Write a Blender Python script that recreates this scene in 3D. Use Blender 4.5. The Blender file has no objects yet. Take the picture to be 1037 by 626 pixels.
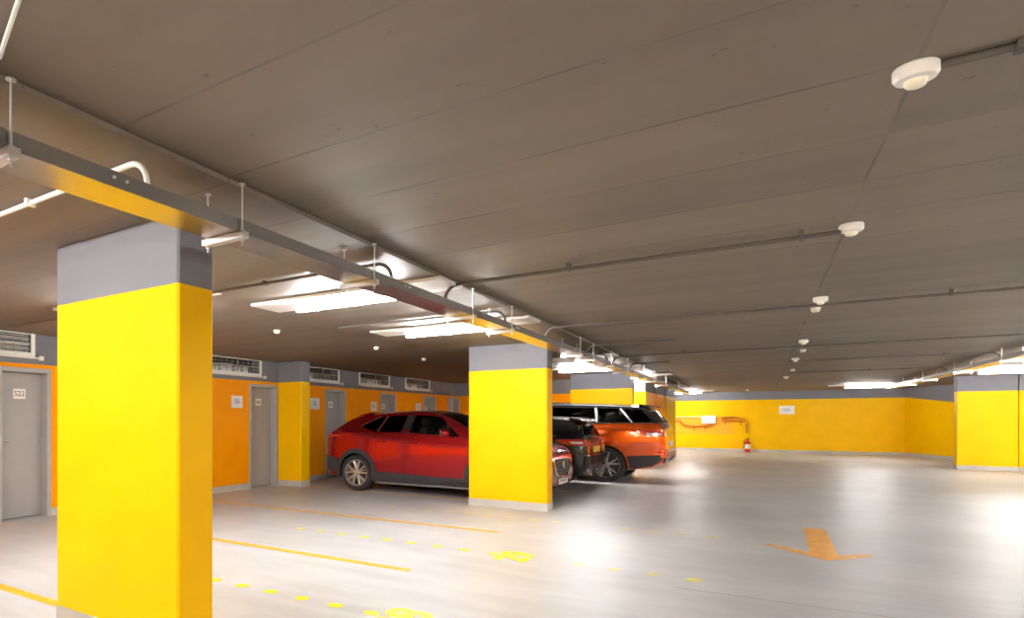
import bpy, bmesh, math, random
from mathutils import Vector, Matrix
random.seed(7)
PI = math.pi
S = bpy.context.scene
COL = S.collection

# ------------------------------------------------------------------ materials
def _n(nt, t, **kw):
    n = nt.nodes.new(t)
    for k, v in kw.items():
        setattr(n, k, v)
    return n

def mat(name, color, rough=0.5, metal=0.0, var=0.06, scale=6.0, bump=0.0, coat=0.0, emit=None, spec=0.5, stretch=(1, 1, 1)):
    m = bpy.data.materials.new(name); m.use_nodes = True
    nt = m.node_tree; b = nt.nodes['Principled BSDF']
    b.inputs['Roughness'].default_value = rough
    b.inputs['Metallic'].default_value = metal
    b.inputs['Coat Weight'].default_value = coat
    b.inputs['Coat Roughness'].default_value = 0.05
    b.inputs['Specular IOR Level'].default_value = spec
    tc = _n(nt, 'ShaderNodeTexCoord')
    mp = _n(nt, 'ShaderNodeMapping'); mp.inputs['Scale'].default_value = stretch
    nz = _n(nt, 'ShaderNodeTexNoise'); nz.inputs['Scale'].default_value = scale; nz.inputs['Detail'].default_value = 5
    nt.links.new(tc.outputs['Object'], mp.inputs['Vector'])
    nt.links.new(mp.outputs['Vector'], nz.inputs['Vector'])
    cr = _n(nt, 'ShaderNodeValToRGB')
    c = color
    cr.color_ramp.elements[0].position = 0.3; cr.color_ramp.elements[1].position = 0.7
    cr.color_ramp.elements[0].color = (c[0]*(1-var), c[1]*(1-var), c[2]*(1-var), 1)
    cr.color_ramp.elements[1].color = (min(1, c[0]*(1+var)), min(1, c[1]*(1+var)), min(1, c[2]*(1+var)), 1)
    nt.links.new(nz.outputs['Fac'], cr.inputs['Fac'])
    nt.links.new(cr.outputs['Color'], b.inputs['Base Color'])
    if bump:
        bp = _n(nt, 'ShaderNodeBump'); bp.inputs['Strength'].default_value = bump; bp.inputs['Distance'].default_value = 0.01
        nt.links.new(nz.outputs['Fac'], bp.inputs['Height'])
        nt.links.new(bp.outputs['Normal'], b.inputs['Normal'])
    if emit:
        b.inputs['Emission Color'].default_value = (*emit[0], 1)
        b.inputs['Emission Strength'].default_value = emit[1]
    return m

def glass(name, tint, gloss=0.06):
    m = bpy.data.materials.new(name); m.use_nodes = True
    nt = m.node_tree; nt.nodes.clear()
    out = _n(nt, 'ShaderNodeOutputMaterial'); mx = _n(nt, 'ShaderNodeMixShader')
    tr = _n(nt, 'ShaderNodeBsdfTransparent'); tr.inputs['Color'].default_value = (*tint, 1)
    gl = _n(nt, 'ShaderNodeBsdfGlossy'); gl.inputs['Roughness'].default_value = 0.0
    fr = _n(nt, 'ShaderNodeFresnel'); fr.inputs['IOR'].default_value = 1.28
    nt.links.new(fr.outputs['Fac'], mx.inputs['Fac'])
    nt.links.new(tr.outputs[0], mx.inputs[1]); nt.links.new(gl.outputs[0], mx.inputs[2])
    nt.links.new(mx.outputs[0], out.inputs['Surface'])
    return m

def concrete_wall_mat(name, color, rough=0.55, var=0.035, bump=0.12):
    return mat(name, color, rough=rough, var=var, scale=2.3, bump=bump, spec=0.1)

YEL = concrete_wall_mat('yellow_paint', (0.94, 0.53, 0.0), rough=0.5)
ORA = concrete_wall_mat('orange_paint', (0.96, 0.34, 0.0), rough=0.5)
GRY = concrete_wall_mat('grey_paint', (0.215, 0.215, 0.24), rough=0.6, var=0.06)
PLI = concrete_wall_mat('plinth_paint', (0.52, 0.49, 0.45), rough=0.6, var=0.1)
DOORM = mat('door_steel', (0.36, 0.345, 0.335), rough=0.42, var=0.03, scale=3)
FRAMEM = mat('door_frame_steel', (0.40, 0.385, 0.37), rough=0.45, var=0.03)
WHITE = mat('white_plastic', (0.82, 0.80, 0.76), rough=0.4, var=0.03)
CREAM = mat('cream_lens', (0.86, 0.80, 0.62), rough=0.3, var=0.03)
PAPER = mat('paper', (0.85, 0.83, 0.80), rough=0.8, var=0.02)
INKB = mat('blue_ink', (0.22, 0.26, 0.55), rough=0.8)
INK = mat('black_ink', (0.04, 0.04, 0.045), rough=0.7)
GALV = mat('galvanised_tray', (0.36, 0.35, 0.34), rough=0.27, metal=1.0, var=0.12, scale=9, stretch=(1, 0.2, 1))
ROD = mat('zinc_rod', (0.62, 0.61, 0.60), rough=0.35, metal=0.9, var=0.08)
CABLE = mat('cable_sheath', (0.10, 0.10, 0.105), rough=0.5)
CONDW = mat('white_conduit_pvc', (0.70, 0.68, 0.63), rough=0.45)
CONDG = mat('painted_conduit', (0.105, 0.09, 0.078), rough=0.65, var=0.1, spec=0.2)
BLACKP = mat('black_plastic', (0.014, 0.014, 0.016), rough=0.5, spec=0.25)
PANEL = mat('reflector_board', (0.80, 0.79, 0.77), rough=0.5, var=0.03)
TUBE = mat('lit_tube', (0.9, 0.9, 0.9), emit=((1.0, 0.98, 0.97), 62.0))
MARKO = mat('orange_floor_paint', (0.85, 0.42, 0.015), rough=0.4, var=0.12, scale=14)
MARKF = mat('worn_orange_floor_paint', (0.84, 0.40, 0.07), rough=0.4, var=0.15, scale=9)
MARKY = mat('yellow_floor_paint', (0.80, 0.70, 0.01), rough=0.4, var=0.1, scale=14)
MARKL = mat('worn_yellow_floor_paint', (0.66, 0.60, 0.16), rough=0.4, var=0.15, scale=14)
VOID = mat('vent_recess', (0.20, 0.18, 0.16), rough=0.8)
BARS = mat('vent_bars', (0.30, 0.28, 0.26), rough=0.5, metal=0.3)

def ceiling_mat():
    m = bpy.data.materials.new('board_marked_concrete'); m.use_nodes = True
    nt = m.node_tree; b = nt.nodes['Principled BSDF']; L = nt.links.new
    b.inputs['Roughness'].default_value = 0.62
    tc = _n(nt, 'ShaderNodeTexCoord'); sp = _n(nt, 'ShaderNodeSeparateXYZ'); L(tc.outputs['Object'], sp.inputs[0])
    def M(op, a, bb=None, c=None):
        n = _n(nt, 'ShaderNodeMath', operation=op)
        for i, v in enumerate((a, bb, c)):
            if v is None: continue
            if isinstance(v, (int, float)): n.inputs[i].default_value = v
            else: L(v, n.inputs[i])
        return n.outputs[0]
    wob = _n(nt, 'ShaderNodeTexNoise'); wob.inputs['Scale'].default_value = 1.2; L(tc.outputs['Object'], wob.inputs['Vector'])
    wv = M('MULTIPLY', M('SUBTRACT', wob.outputs['Fac'], 0.5), 0.03)
    def lines(coord, off, pitch, w):
        t = M('DIVIDE', M('SUBTRACT', M('ADD', coord, wv), off), pitch)
        f = M('SUBTRACT', t, M('ROUND', t))
        return M('LESS_THAN', M('MULTIPLY', M('ABSOLUTE', f), pitch), w), M('FLOOR', t)
    ly, iy = lines(sp.outputs['Y'], 1.52, 0.613, 0.007)
    lx, ix = lines(sp.outputs['X'], 0.42, 2.54, 0.007)
    # broken, uneven joints
    bn = _n(nt, 'ShaderNodeTexNoise'); bn.inputs['Scale'].default_value = 1.7; bn.inputs['Detail'].default_value = 4; L(tc.outputs['Object'], bn.inputs['Vector'])
    br = _n(nt, 'ShaderNodeMapRange'); br.inputs[1].default_value = 0.36; br.inputs[2].default_value = 0.62; L(bn.outputs['Fac'], br.inputs[0])
    joint = M('MULTIPLY', M('MAXIMUM', ly, lx), br.outputs[0])
    wn = _n(nt, 'ShaderNodeTexWhiteNoise', noise_dimensions='2D')
    cb = _n(nt, 'ShaderNodeCombineXYZ'); L(iy, cb.inputs[0]); L(ix, cb.inputs[1]); L(cb.outputs[0], wn.inputs['Vector'])
    st = _n(nt, 'ShaderNodeTexNoise'); st.inputs['Scale'].default_value = 1.0; st.inputs['Detail'].default_value = 6
    mp = _n(nt, 'ShaderNodeMapping'); mp.inputs['Scale'].default_value = (0.45, 2.6, 1); L(tc.outputs['Object'], mp.inputs['Vector']); L(mp.outputs[0], st.inputs['Vector'])
    val = M('ADD', M('MULTIPLY', M('SUBTRACT', wn.outputs['Value'], 0.5), 0.15), M('MULTIPLY', M('SUBTRACT', st.outputs['Fac'], 0.5), 0.6))
    val = M('ADD', val, 1.0)
    val = M('MULTIPLY', val, M('SUBTRACT', 1.0, M('MULTIPLY', joint, 0.45)))
    # small scars and pits
    pt = _n(nt, 'ShaderNodeTexNoise'); pt.inputs['Scale'].default_value = 14; pt.inputs['Detail'].default_value = 3; L(tc.outputs['Object'], pt.inputs['Vector'])
    pm = M('MULTIPLY', M('GREATER_THAN', pt.outputs['Fac'], 0.735), 0.35)
    val = M('MULTIPLY', val, M('SUBTRACT', 1.0, pm))
    vm = _n(nt, 'ShaderNodeVectorMath', operation='SCALE'); vm.inputs[0].default_value = (0.187, 0.153, 0.122); L(val, vm.inputs['Scale'])
    L(vm.outputs[0], b.inputs['Base Color'])
    bp = _n(nt, 'ShaderNodeBump'); bp.inputs['Strength'].default_value = 0.5; bp.inputs['Distance'].default_value = 0.012
    L(M('SUBTRACT', st.outputs['Fac'], joint), bp.inputs['Height']); L(bp.outputs[0], b.inputs['Normal'])
    return m

def floor_mat():
    m = bpy.data.materials.new('sealed_floor'); m.use_nodes = True
    nt = m.node_tree; b = nt.nodes['Principled BSDF']; L = nt.links.new
    tc = _n(nt, 'ShaderNodeTexCoord')
    a = _n(nt, 'ShaderNodeTexNoise'); a.inputs['Scale'].default_value = 0.8; a.inputs['Detail'].default_value = 7; L(tc.outputs['Object'], a.inputs['Vector'])
    mp = _n(nt, 'ShaderNodeMapping'); mp.inputs['Scale'].default_value = (0.5, 3.5, 1); L(tc.outputs['Object'], mp.inputs['Vector'])
    s = _n(nt, 'ShaderNodeTexNoise'); s.inputs['Scale'].default_value = 1.6; s.inputs['Detail'].default_value = 6; L(mp.outputs[0], s.inputs['Vector'])
    mix = _n(nt, 'ShaderNodeMath', operation='ADD'); L(a.outputs['Fac'], mix.inputs[0]); L(s.outputs['Fac'], mix.inputs[1])
    cr = _n(nt, 'ShaderNodeValToRGB'); cr.color_ramp.elements[0].position = 0.41; cr.color_ramp.elements[1].position = 0.59
    hf = _n(nt, 'ShaderNodeMath', operation='MULTIPLY'); hf.inputs[1].default_value = 0.5; L(mix.outputs[0], hf.inputs[0]); L(hf.outputs[0], cr.inputs['Fac'])
    cr.color_ramp.elements[0].color = (0.43, 0.43, 0.43, 1); cr.color_ramp.elements[1].color = (0.53, 0.53, 0.53, 1)
    L(cr.outputs['Color'], b.inputs['Base Color'])
    rr = _n(nt, 'ShaderNodeMapRange'); rr.inputs[1].default_value = 0.3; rr.inputs[2].default_value = 0.7; rr.inputs[3].default_value = 0.33; rr.inputs[4].default_value = 0.50
    L(s.outputs['Fac'], rr.inputs[0]); L(rr.outputs[0], b.inputs['Roughness'])
    b.inputs['Specular IOR Level'].default_value = 0.38
    bp = _n(nt, 'ShaderNodeBump'); bp.inputs['Strength'].default_value = 0.10; bp.inputs['Distance'].default_value = 0.01
    L(s.outputs['Fac'], bp.inputs['Height']); L(bp.outputs[0], b.inputs['Normal'])
    return m

CEIL = ceiling_mat(); FLOOR = floor_mat()

# ------------------------------------------------------------------ mesh helpers
def obj(name, bm, mats, parent=None, smooth=None, loc=None):
    bmesh.ops.recalc_face_normals(bm, faces=bm.faces[:])
    me = bpy.data.meshes.new(name); bm.to_mesh(me); bm.free()
    for m in (mats if isinstance(mats, (list, tuple)) else [mats]): me.materials.append(m)
    if smooth is not None:
        for p in me.polygons: p.use_smooth = True
        me.set_sharp_from_angle(angle=math.radians(smooth))
    o = bpy.data.objects.new(name, me); COL.objects.link(o)
    if parent is not None: o.parent = parent
    if loc is not None: o.location = loc
    return o

def tag(o, label=None, cat=None, group=None, kind=None):
    if label: o['label'] = label
    if cat: o['category'] = cat
    if group: o['group'] = group
    if kind: o['kind'] = kind
    return o

def thing(name, label, cat, loc=(0, 0, 0), rz=0.0, group=None, kind=None):
    o = bpy.data.objects.new(name, None); o.empty_display_size = 0.1; COL.objects.link(o)
    o.location = loc; o.rotation_euler = (0, 0, rz)
    return tag(o, label, cat, group, kind)

def dup(root, loc, rz=None, label=None, group=None):
    r = root.copy(); COL.objects.link(r); r.location = loc
    if rz is not None: r.rotation_euler = (0, 0, rz)
    if label: r['label'] = label
    if group: r['group'] = group
    for ch in list(root.children):
        c = ch.copy(); COL.objects.link(c); c.parent = r
        for g in list(ch.children):
            d = g.copy(); COL.objects.link(d); d.parent = c
    return r

def B(): return bmesh.new()

def box(bm, x0, x1, y0, y1, z0, z1, bev=0.0, mi=0):
    r = bmesh.ops.create_cube(bm, size=1.0)
    vs = r['verts']
    for v in vs:
        v.co = Vector(((x0 + x1)/2 + v.co.x*(x1 - x0), (y0 + y1)/2 + v.co.y*(y1 - y0), (z0 + z1)/2 + v.co.z*(z1 - z0)))
    fs = list({f for v in vs for f in v.link_faces})
    for f in fs: f.material_index = mi
    if bev:
        es = list({e for v in vs for e in v.link_edges})
        bmesh.ops.bevel(bm, geom=es, offset=bev, segments=2, affect='EDGES', profile=0.5)
    return bm

def tube(bm, pts, r, seg=10, cap=True, mi=0):
    pts = [Vector(p) for p in pts]; rings = []
    up = None
    for i, p in enumerate(pts):
        d = (pts[min(i+1, len(pts)-1)] - pts[max(i-1, 0)]).normalized()
        if up is None:
            up = d.orthogonal().normalized()
        up = (up - d*up.dot(d)); up = up.normalized() if up.length > 1e-5 else d.orthogonal().normalized()
        s = d.cross(up)
        rad = r[i] if isinstance(r, (list, tuple)) else r
        rings.append([bm.verts.new(p + (up*math.cos(a) + s*math.sin(a))*rad) for a in [2*PI*k/seg for k in range(seg)]])
    for a, b in zip(rings, rings[1:]):
        for k in range(seg):
            f = bm.faces.new((a[k], a[(k+1) % seg], b[(k+1) % seg], b[k])); f.material_index = mi
    if cap:
        for rg in (rings[0], rings[-1]):
            f = bm.faces.new(rg); f.material_index = mi
    return bm

def lathe(bm, prof, seg=32, axis='z', origin=(0, 0, 0), mi=0, closed=False):
    o = Vector(origin); rings = []
    for (r, h) in prof:
        ring = []
        for k in range(seg):
            a = 2*PI*k/seg; c, s = r*math.cos(a), r*math.sin(a)
            ring.append(bm.verts.new(o + (Vector((c, s, h)) if axis == 'z' else Vector((c, h, s)))))
        rings.append(ring)
    pairs = list(zip(rings, rings[1:])) + ([(rings[-1], rings[0])] if closed else [])
    for a, b in pairs:
        for k in range(seg):
            f = bm.faces.new((a[k], a[(k+1) % seg], b[(k+1) % seg], b[k])); f.material_index = mi
    if not closed:
        for rg, (r, h) in ((rings[0], prof[0]), (rings[-1], prof[-1])):
            if r > 1e-4:
                f = bm.faces.new(rg); f.material_index = mi
    bmesh.ops.remove_doubles(bm, verts=bm.verts[:], dist=1e-5)
    return bm

def arc(c, r, a0, a1, n, plane='xz'):
    out = []
    for i in range(n+1):
        a = math.radians(a0 + (a1 - a0)*i/n)
        if plane == 'xz': out.append((c[0] + r*math.cos(a), c[1], c[2] + r*math.sin(a)))
        elif plane == 'yz': out.append((c[0], c[1] + r*math.cos(a), c[2] + r*math.sin(a)))
        else: out.append((c[0] + r*math.cos(a), c[1] + r*math.sin(a), c[2]))
    return out

def flat_poly(loops):
    """a triangulated flat (u, v) polygon with holes, in the plane z = 0"""
    bm = B(); edges = []
    for lp in loops:
        vs = [bm.verts.new((p[0], p[1], 0)) for p in lp]
        for a, b in zip(vs, vs[1:] + vs[:1]): edges.append(bm.edges.new((a, b)))
    bmesh.ops.triangle_fill(bm, use_beauty=True, use_dissolve=False, edges=edges, normal=(0, 0, 1))
    return bm

def slice_bm(bm, us=(), vs=()):
    for ax, vals in (((1, 0, 0), us), ((0, 1, 0), vs)):
        for t in vals:
            bmesh.ops.bisect_plane(bm, geom=bm.verts[:] + bm.edges[:] + bm.faces[:], dist=1e-5,
                                   plane_co=(ax[0]*t, ax[1]*t, 0), plane_no=ax)
    return bm

def thick_map(bm, th, fn):
    """extrudes the flat polygon by th, then maps (u, v, w) through fn; w runs 0 (outside) to -th"""
    if th:
        r = bmesh.ops.extrude_face_region(bm, geom=bm.faces[:])
        for g in r['geom']:
            if isinstance(g, bmesh.types.BMVert): g.co.z = -th
    for v in bm.verts: v.co = Vector(fn(v.co.x, v.co.y, v.co.z))
    return bm

def join_bm(dst, src):
    me = bpy.data.meshes.new('tmp'); src.to_mesh(me); src.free(); dst.from_mesh(me); bpy.data.meshes.remove(me)
    return dst

def text_obj(name, s, size, m, parent, matrix, ext=0.002):
    cu = bpy.data.curves.new('txt', 'FONT'); cu.body = s; cu.size = size; cu.extrude = ext; cu.offset = 0.0 if size < .2 else 0.018
    cu.align_x = 'CENTER'; cu.align_y = 'CENTER'
    to = bpy.data.objects.new('txt', cu); COL.objects.link(to)
    dg = bpy.context.evaluated_depsgraph_get(); dg.update()
    me = bpy.data.meshes.new_from_object(to.evaluated_get(dg))
    bpy.data.objects.remove(to); bpy.data.curves.remove(cu)
    me.transform(matrix); me.materials.clear(); me.materials.append(m)
    o = bpy.data.objects.new(name, me); me.name = name; COL.objects.link(o); o.parent = parent
    return o

# ------------------------------------------------------------------ dimensions
H = 2.54           # ceiling
PZ = 0.115         # plinth height
BZ = 2.125         # top of the coloured paint
XL = -8.25         # wall with the storage doors
YB, YF = -6.0, 31.0
XR = 10.0

# ------------------------------------------------------------------ floor and ceiling
bm = B(); box(bm, XL - 1.2, XR + .3, YB - .3, YF + .4, -0.2, 0.0)
floor = tag(obj('floor', bm, FLOOR), 'pale sealed concrete floor of the garage', 'floor', kind='structure')
bm = B(); box(bm, XL - 1.2, XR + .3, YB - .3, YF + .4, H, H + 0.2)
ceiling = tag(obj('ceiling', bm, CEIL), 'brownish board-marked concrete ceiling', 'ceiling', kind='structure')

HS = 2.515         # underside of the dropped strip over the pillar row
bm = B(); box(bm, -4.35, -2.13, YB + .01, 25.2, HS, H - .001)
tag(obj('trim_3', bm, CEIL), 'shallow dropped ceiling strip above the left pillar row', 'ceiling strip', kind='structure')

# painted marks on the floor
def mark(name, pts, m, z=0.0015):
    bm = flat_poly([pts]); thick_map(bm, 0.0014, lambda u, v, w: (u, v, z + w))
    return obj(name, bm, m, floor)
def strip(name, a, b, w, m):
    a, b = Vector(a), Vector(b); d = (b - a).normalized(); n = Vector((-d.y, d.x))*w/2
    return mark(name, [tuple(a + n), tuple(b + n), tuple(b - n), tuple(a - n)], m)
for y in (-2.1, 0.2, 2.5, 4.88, 7.15):
    strip('bay_line', (-8.0 if y < 6 else -7.9, y), (-2.60, y), 0.09, MARKO)
for y in (9.75, 11.95):
    strip('bay_line', (-7.6, y), (-2.9, y), 0.07, MARKO)
dot0 = None
def dot(x, y, m=MARKY):
    return mark('path_dot', [(x + .062*math.cos(2*PI*k/18), y + .05*math.sin(2*PI*k/18)) for k in range(18)], m)
for y in (3.65, 5.98, 8.3):
    for k in range(9): dot(-4.72 + .31*k if y > 4 else -4.73 + .31*k, y, MARKY if y < 8 else MARKL)
    for k in range(4): dot(-1.41 + .312*k, y, MARKY if (k == 3 and y < 7) or y < 4 else MARKL)
for s, y in (('28', 3.66), ('29', 5.98)):
    R = Matrix.Translation((-2.0, y, 0.001)) @ Matrix.Rotation(PI/2, 4, 'Z')
    o = text_obj('bay_number', s, 0.44, MARKY, floor, R @ Matrix.Scale(1.0, 4), 0.0006)
# direction arrow in the aisle, pointing towards the near end
mark('direction_arrow', [(.03, 8.12), (.06, 8.2), (.40, 7.88), (.42, 9.65), (.64, 9.65), (.62, 7.86), (.86, 8.1), (.90, 8.0), (.52, 7.52)], MARKF)
strip('floor_joint', (-0.6, 5.62), (6.5, 5.62), 0.012, mat('joint_filler', (0.36, 0.335, 0.31), rough=0.6))

# ------------------------------------------------------------------ walls
def wall_run(name, p0, p1, holes=(), notches=(), low=YEL, th=0.2, bz=BZ, bz2=None, h=H, label='', top=GRY):
    """upright wall from p0 to p1 (its visible face); holes/notches given along the run"""
    p0, p1 = Vector(p0), Vector(p1); d = p1 - p0; Ln = d.length; d.normalize(); n = Vector((d.y, -d.x))
    outer = [(0, 0)]
    for (a, b, z) in sorted(notches): outer += [(a, 0), (a, z), (b, z), (b, 0)]
    outer += [(Ln, 0), (Ln, h), (0, h)]
    bm = flat_poly([outer] + [[(a, z0), (b, z0), (b, z1), (a, z1)] for (a, b, z0, z1) in holes])
    e = 0 if bz2 is None else (bz2 - bz)/Ln
    slice_bm(bm, vs=(PZ,))
    bmesh.ops.bisect_plane(bm, geom=bm.verts[:] + bm.edges[:] + bm.faces[:], dist=1e-5, plane_co=(0, bz, 0), plane_no=(-e, 1, 0))
    thick_map(bm, th, lambda u, v, w: (u, v, w))
    for f in bm.faces:
        c = f.calc_center_median()
        f.material_index = 2 if c.y < PZ else (1 if c.y > bz + e*c.x + 1e-4 else 0)
    for v in bm.verts:
        q = p0 + d*v.co.x + n*v.co.z
        v.co = Vector((q.x, q.y, v.co.y))
    return tag(obj(name, bm, [low, top, PLI]), label, 'wall', kind='structure')

doors_y = [(4.06, 4.70), (6.42, 7.10), (8.87, 9.62), (11.40, 12.14), (13.86, 14.62), (16.36, 17.10), (18.0, 18.55)]
doors_y = doors_y[:6]
vents_y = [(3.13, 4.46), (5.5, 6.8), (7.79, 9.11), (10.60, 11.86), (12.83, 14.25), (15.23, 16.66)]
DZ = 2.02
VZ0, VZ1 = 2.275, 2.525
wall_left = wall_run('wall_left', (XL, YB), (XL, 18.6), low=ORA,
    notches=[(a - YB, b - YB, DZ) for a, b in doors_y], holes=[(a - YB, b - YB, VZ0, VZ1) for a, b in vents_y],
    label='orange wall with grey upper band holding the storage doors')
# normal of the run points to -X there; the visible face is the +X one
wall_run('wall_back', (XL, 18.6), (-2.97, 18.6), low=ORA, label='short orange wall closing the parking bays behind the cars')
wall_run('wall_far', (-9.4, YF), (4.4, YF), low=YEL, bz=2.19, label='long yellow wall at the far end of the garage')
wall_run('wall_far_right', (4.4, YF), (6.7, 24.4), low=YEL, bz=2.19, bz2=1.53, label='slanting yellow wall running behind the right-hand pillar')
wall_run('wall_right', (XR, YF), (XR, YB), low=YEL, label='yellow side wall along the right bays')
wall_run('wall_near', (XR, YB), (XL, YB), low=YEL, label='yellow wall behind the viewpoint')
# storage rooms behind the door wall
bm = B(); box(bm, XL - 1.15, XL - 1.05, YB, 18.8, 0, H)
tag(obj('wall_storage', bm, mat('storage_render', (0.45, 0.42, 0.38), rough=0.8)), 'plain rear wall of the storage rooms', 'wall', kind='structure')

# ------------------------------------------------------------------ pillars
def rrect(x0, x1, y0, y1, b):
    return [(x0 + b, y0), (x1 - b, y0), (x1, y0 + b), (x1, y1 - b), (x1 - b, y1), (x0 + b, y1), (x0, y1 - b), (x0, y0 + b)]
def prism(bm, prof, zs, mis):
    rings = [[bm.verts.new((x, y, z)) for x, y in prof] for z in zs]
    n = len(prof)
    for i, (a, b) in enumerate(zip(rings, rings[1:])):
        for k in range(n):
            f = bm.faces.new((a[k], a[(k+1) % n], b[(k+1) % n], b[k])); f.material_index = mis[i]
    f = bm.faces.new(rings[0]); f.material_index = mis[0]
    f = bm.faces.new(rings[-1]); f.material_index = mis[-1]
    return bm
def pillar(x0, x1, y0, y1, label, low=YEL, name='pillar', group='painted pillars', top=GRY, h=HS):
    cx, cy = (x0 + x1)/2, (y0 + y1)/2; a, b = (x1 - x0)/2, (y1 - y0)/2
    t = thing(name, label, 'pillar', (cx, cy, 0), 0, group, kind='thing')
    bm = B(); prism(bm, rrect(-a, a, -b, b, 0.012), [PZ, BZ], [0]); obj('painted_shaft', bm, low, t)
    bm = B(); prism(bm, rrect(-a, a, -b, b, 0.012), [BZ, h - .002], [0]); obj('grey_band', bm, top, t)
    bm = B(); prism(bm, rrect(-a - .006, a + .006, -b - .006, b + .006, 0.012), [0, PZ], [0]); obj('plinth', bm, PLI, t)
    return t
pillar(-3.89, -2.67, 2.28, 2.55, 'tall yellow pillar nearest the viewer, its foot cut off by the picture edge')
pillar(-3.83, -2.60, 9.16, 9.43, 'yellow pillar hiding the front half of the red car')
pillar(-4.04, -2.58, 16.25, 16.5, 'wide yellow pillar standing behind the orange car roof')
pillar(-2.90, -2.60, 18.4, 18.9, 'narrow yellow pier with a brightly lit grey top beside the orange car')
pillar(-2.95, -2.61, 18.92, 20.5, 'bright orange wall pier behind the narrow yellow pier', low=ORA)
pillar(-2.95, -2.585, 20.52, 22.3, 'darker orange wall pier next to the farthest dull yellow pillar', low=ORA)
pillar(-3.8, -2.56, 22.32, 25.0, 'dull yellow pillar just past the tail of the orange car')
pillar(4.35, 5.50, 23.36, 23.65, 'yellow pillar at the right edge with a blue-grey top', h=H)
pillar(5.53, 6.75, 23.42, 23.65, 'yellow slab wall past the seam, cut by the right picture edge', h=H)
pillar(XL + .02, -7.62, 9.66, 9.96, 'yellow pier against the door wall, right of the third grey door', h=H)

# ------------------------------------------------------------------ doors
def make_door(i, y0, y1):
    w = y1 - y0
    t = thing('door_%d' % i, None, None, (XL, y0, 0), 0, kind='structure')
    t['category'] = 'door'
    bm = B()
    e = 0.05
    box(bm, -0.17, 0.015, -e, 0.012, 0, DZ + e, 0.004); box(bm, -0.17, 0.015, w - 0.012, w + e, 0, DZ + e, 0.004)
    box(bm, -0.17, 0.015, 0.012, w - 0.012, DZ - 0.012, DZ + e, 0.004)
    obj('frame', bm, FRAMEM, t)
    bm = B(); box(bm, -0.19, -0.145, 0.013, w - 0.013, 0.012, DZ - 0.016, 0.003)
    lf = obj('leaf', bm, DOORM, t)
    bm = B(); box(bm, -0.145, -0.13, 0.045, 0.085, 0.96, 1.16, 0.004); tube(bm, [(-.13, .065, 1.08), (-.10, .065, 1.08), (-.095, .075, 1.08), (-.095, .17, 1.08)], 0.008, 8)
    obj('handle', bm, ROD, lf)
    bm = B(); cy = min(0.37, w*.5); box(bm, -0.1448, -0.142, cy - .085, cy + .085, 1.645, 1.785, 0.001)
    pl = obj('number_plate', bm, WHITE, t)
    return t, cy, pl
dlabels = ['grey steel door numbered S22 at the left picture edge', 'grey steel door hidden behind the nearest pillar',
           'grey steel door right of the nearest pillar, beside the white notice', 'grey steel door behind the rear of the red car',
           'grey steel door showing above the red car roof, first from its rear', 'grey steel door showing above the red car bonnet end']
M90 = Matrix(((0, 0, 1, 0), (1, 0, 0, 0), (0, 1, 0, 0), (0, 0, 0, 1)))
for i, (y0, y1) in enumerate(doors_y):
    t, cy, pl = make_door(i + 1, y0, y1); t['label'] = dlabels[i]
    if i == 0:
        text_obj('number', 'S22', 0.10, INK, pl, Matrix.Translation((-0.1415, cy, 1.715)) @ M90, 0.0006)
    else:
        bm = B()
        for k in range(3): box(bm, -0.142, -0.1414, cy - .055 + .04*k, cy - .028 + .04*k, 1.68, 1.745)
        obj('printed_marks', bm, mat('faded_print', (0.3, 0.29, 0.28)) if i == 1 else bpy.data.materials['faded_print'], pl)
# last narrow door on the back part of the wall
t, cy, pl = make_door(7, 18.05, 18.5); t['label'] = 'farthest grey door, in the corner by the second pillar'
t.location.x = XL + .18

# ------------------------------------------------------------------ wall vents
def make_vent(y0, y1, label, louver, seed):
    w = y1 - y0; r = random.Random(seed)
    t = thing('wall_vent', label, 'vent', (XL, y0, VZ0), 0, 'white framed vents along the door wall')
    h = VZ1 - VZ0; e = 0.055
    bm = B()
    box(bm, -.03, .022, -e, 0.0, -e, h + e, .003); box(bm, -.03, .022, w, w + e, -e, h + e, .003)
    box(bm, -.03, .022, 0, w, -e, 0, .003); box(bm, -.03, .022, 0, w, h, h + e, .003)
    obj('frame', bm, WHITE, t)
    bm = B(); n = 12 if louver else 9
    for k in range(1, n): box(bm, -.028, -.022, w*k/n - .004, w*k/n + .004, 0, h)
    for k in range(1, 4): box(bm, -.022, -.016, 0, w, h*k/4 - .004, h*k/4 + .004)
    box(bm, -.028, -.01, 0, w, h/2 - .012, h/2 + .012)
    box(bm, -.028, -.01, w*.55 - .012, w*.55 + .012, 0, h)
    obj('grille', bm, BARS if not louver else FRAMEM, t)
    bm = B(); tube(bm, [(.035, .02, -e - .012), (.035, w + .10, -e - .012)], .011, 8); 
    obj('conduit', bm, WHITE, t)
    bm = B(); box(bm, .023, .06, w + .10, w + .16, -e - .04, -e + .02, .004); obj('junction_box', bm, WHITE, t)
    if louver:
        bm = B()
        for k in range(8):
            z = h*(k + .5)/8
            box(bm, -.06, -.034, .01, w - .01, z - .004, z + .004)
        obj('louver', bm, WHITE, t)
    return t
vl = ['white framed louvred vent above the S22 door', 'white framed vent hidden behind the nearest pillar',
      'white framed vent directly right of the nearest pillar', 'white framed vent right of the wall pier, above the red car tail',
      'white framed vent above the red car rear door, fourth in the row', 'white framed vent nearest the second pillar']
for i, (a, b) in enumerate(vents_y): make_vent(a, b, vl[i], i == 0, i)
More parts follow.
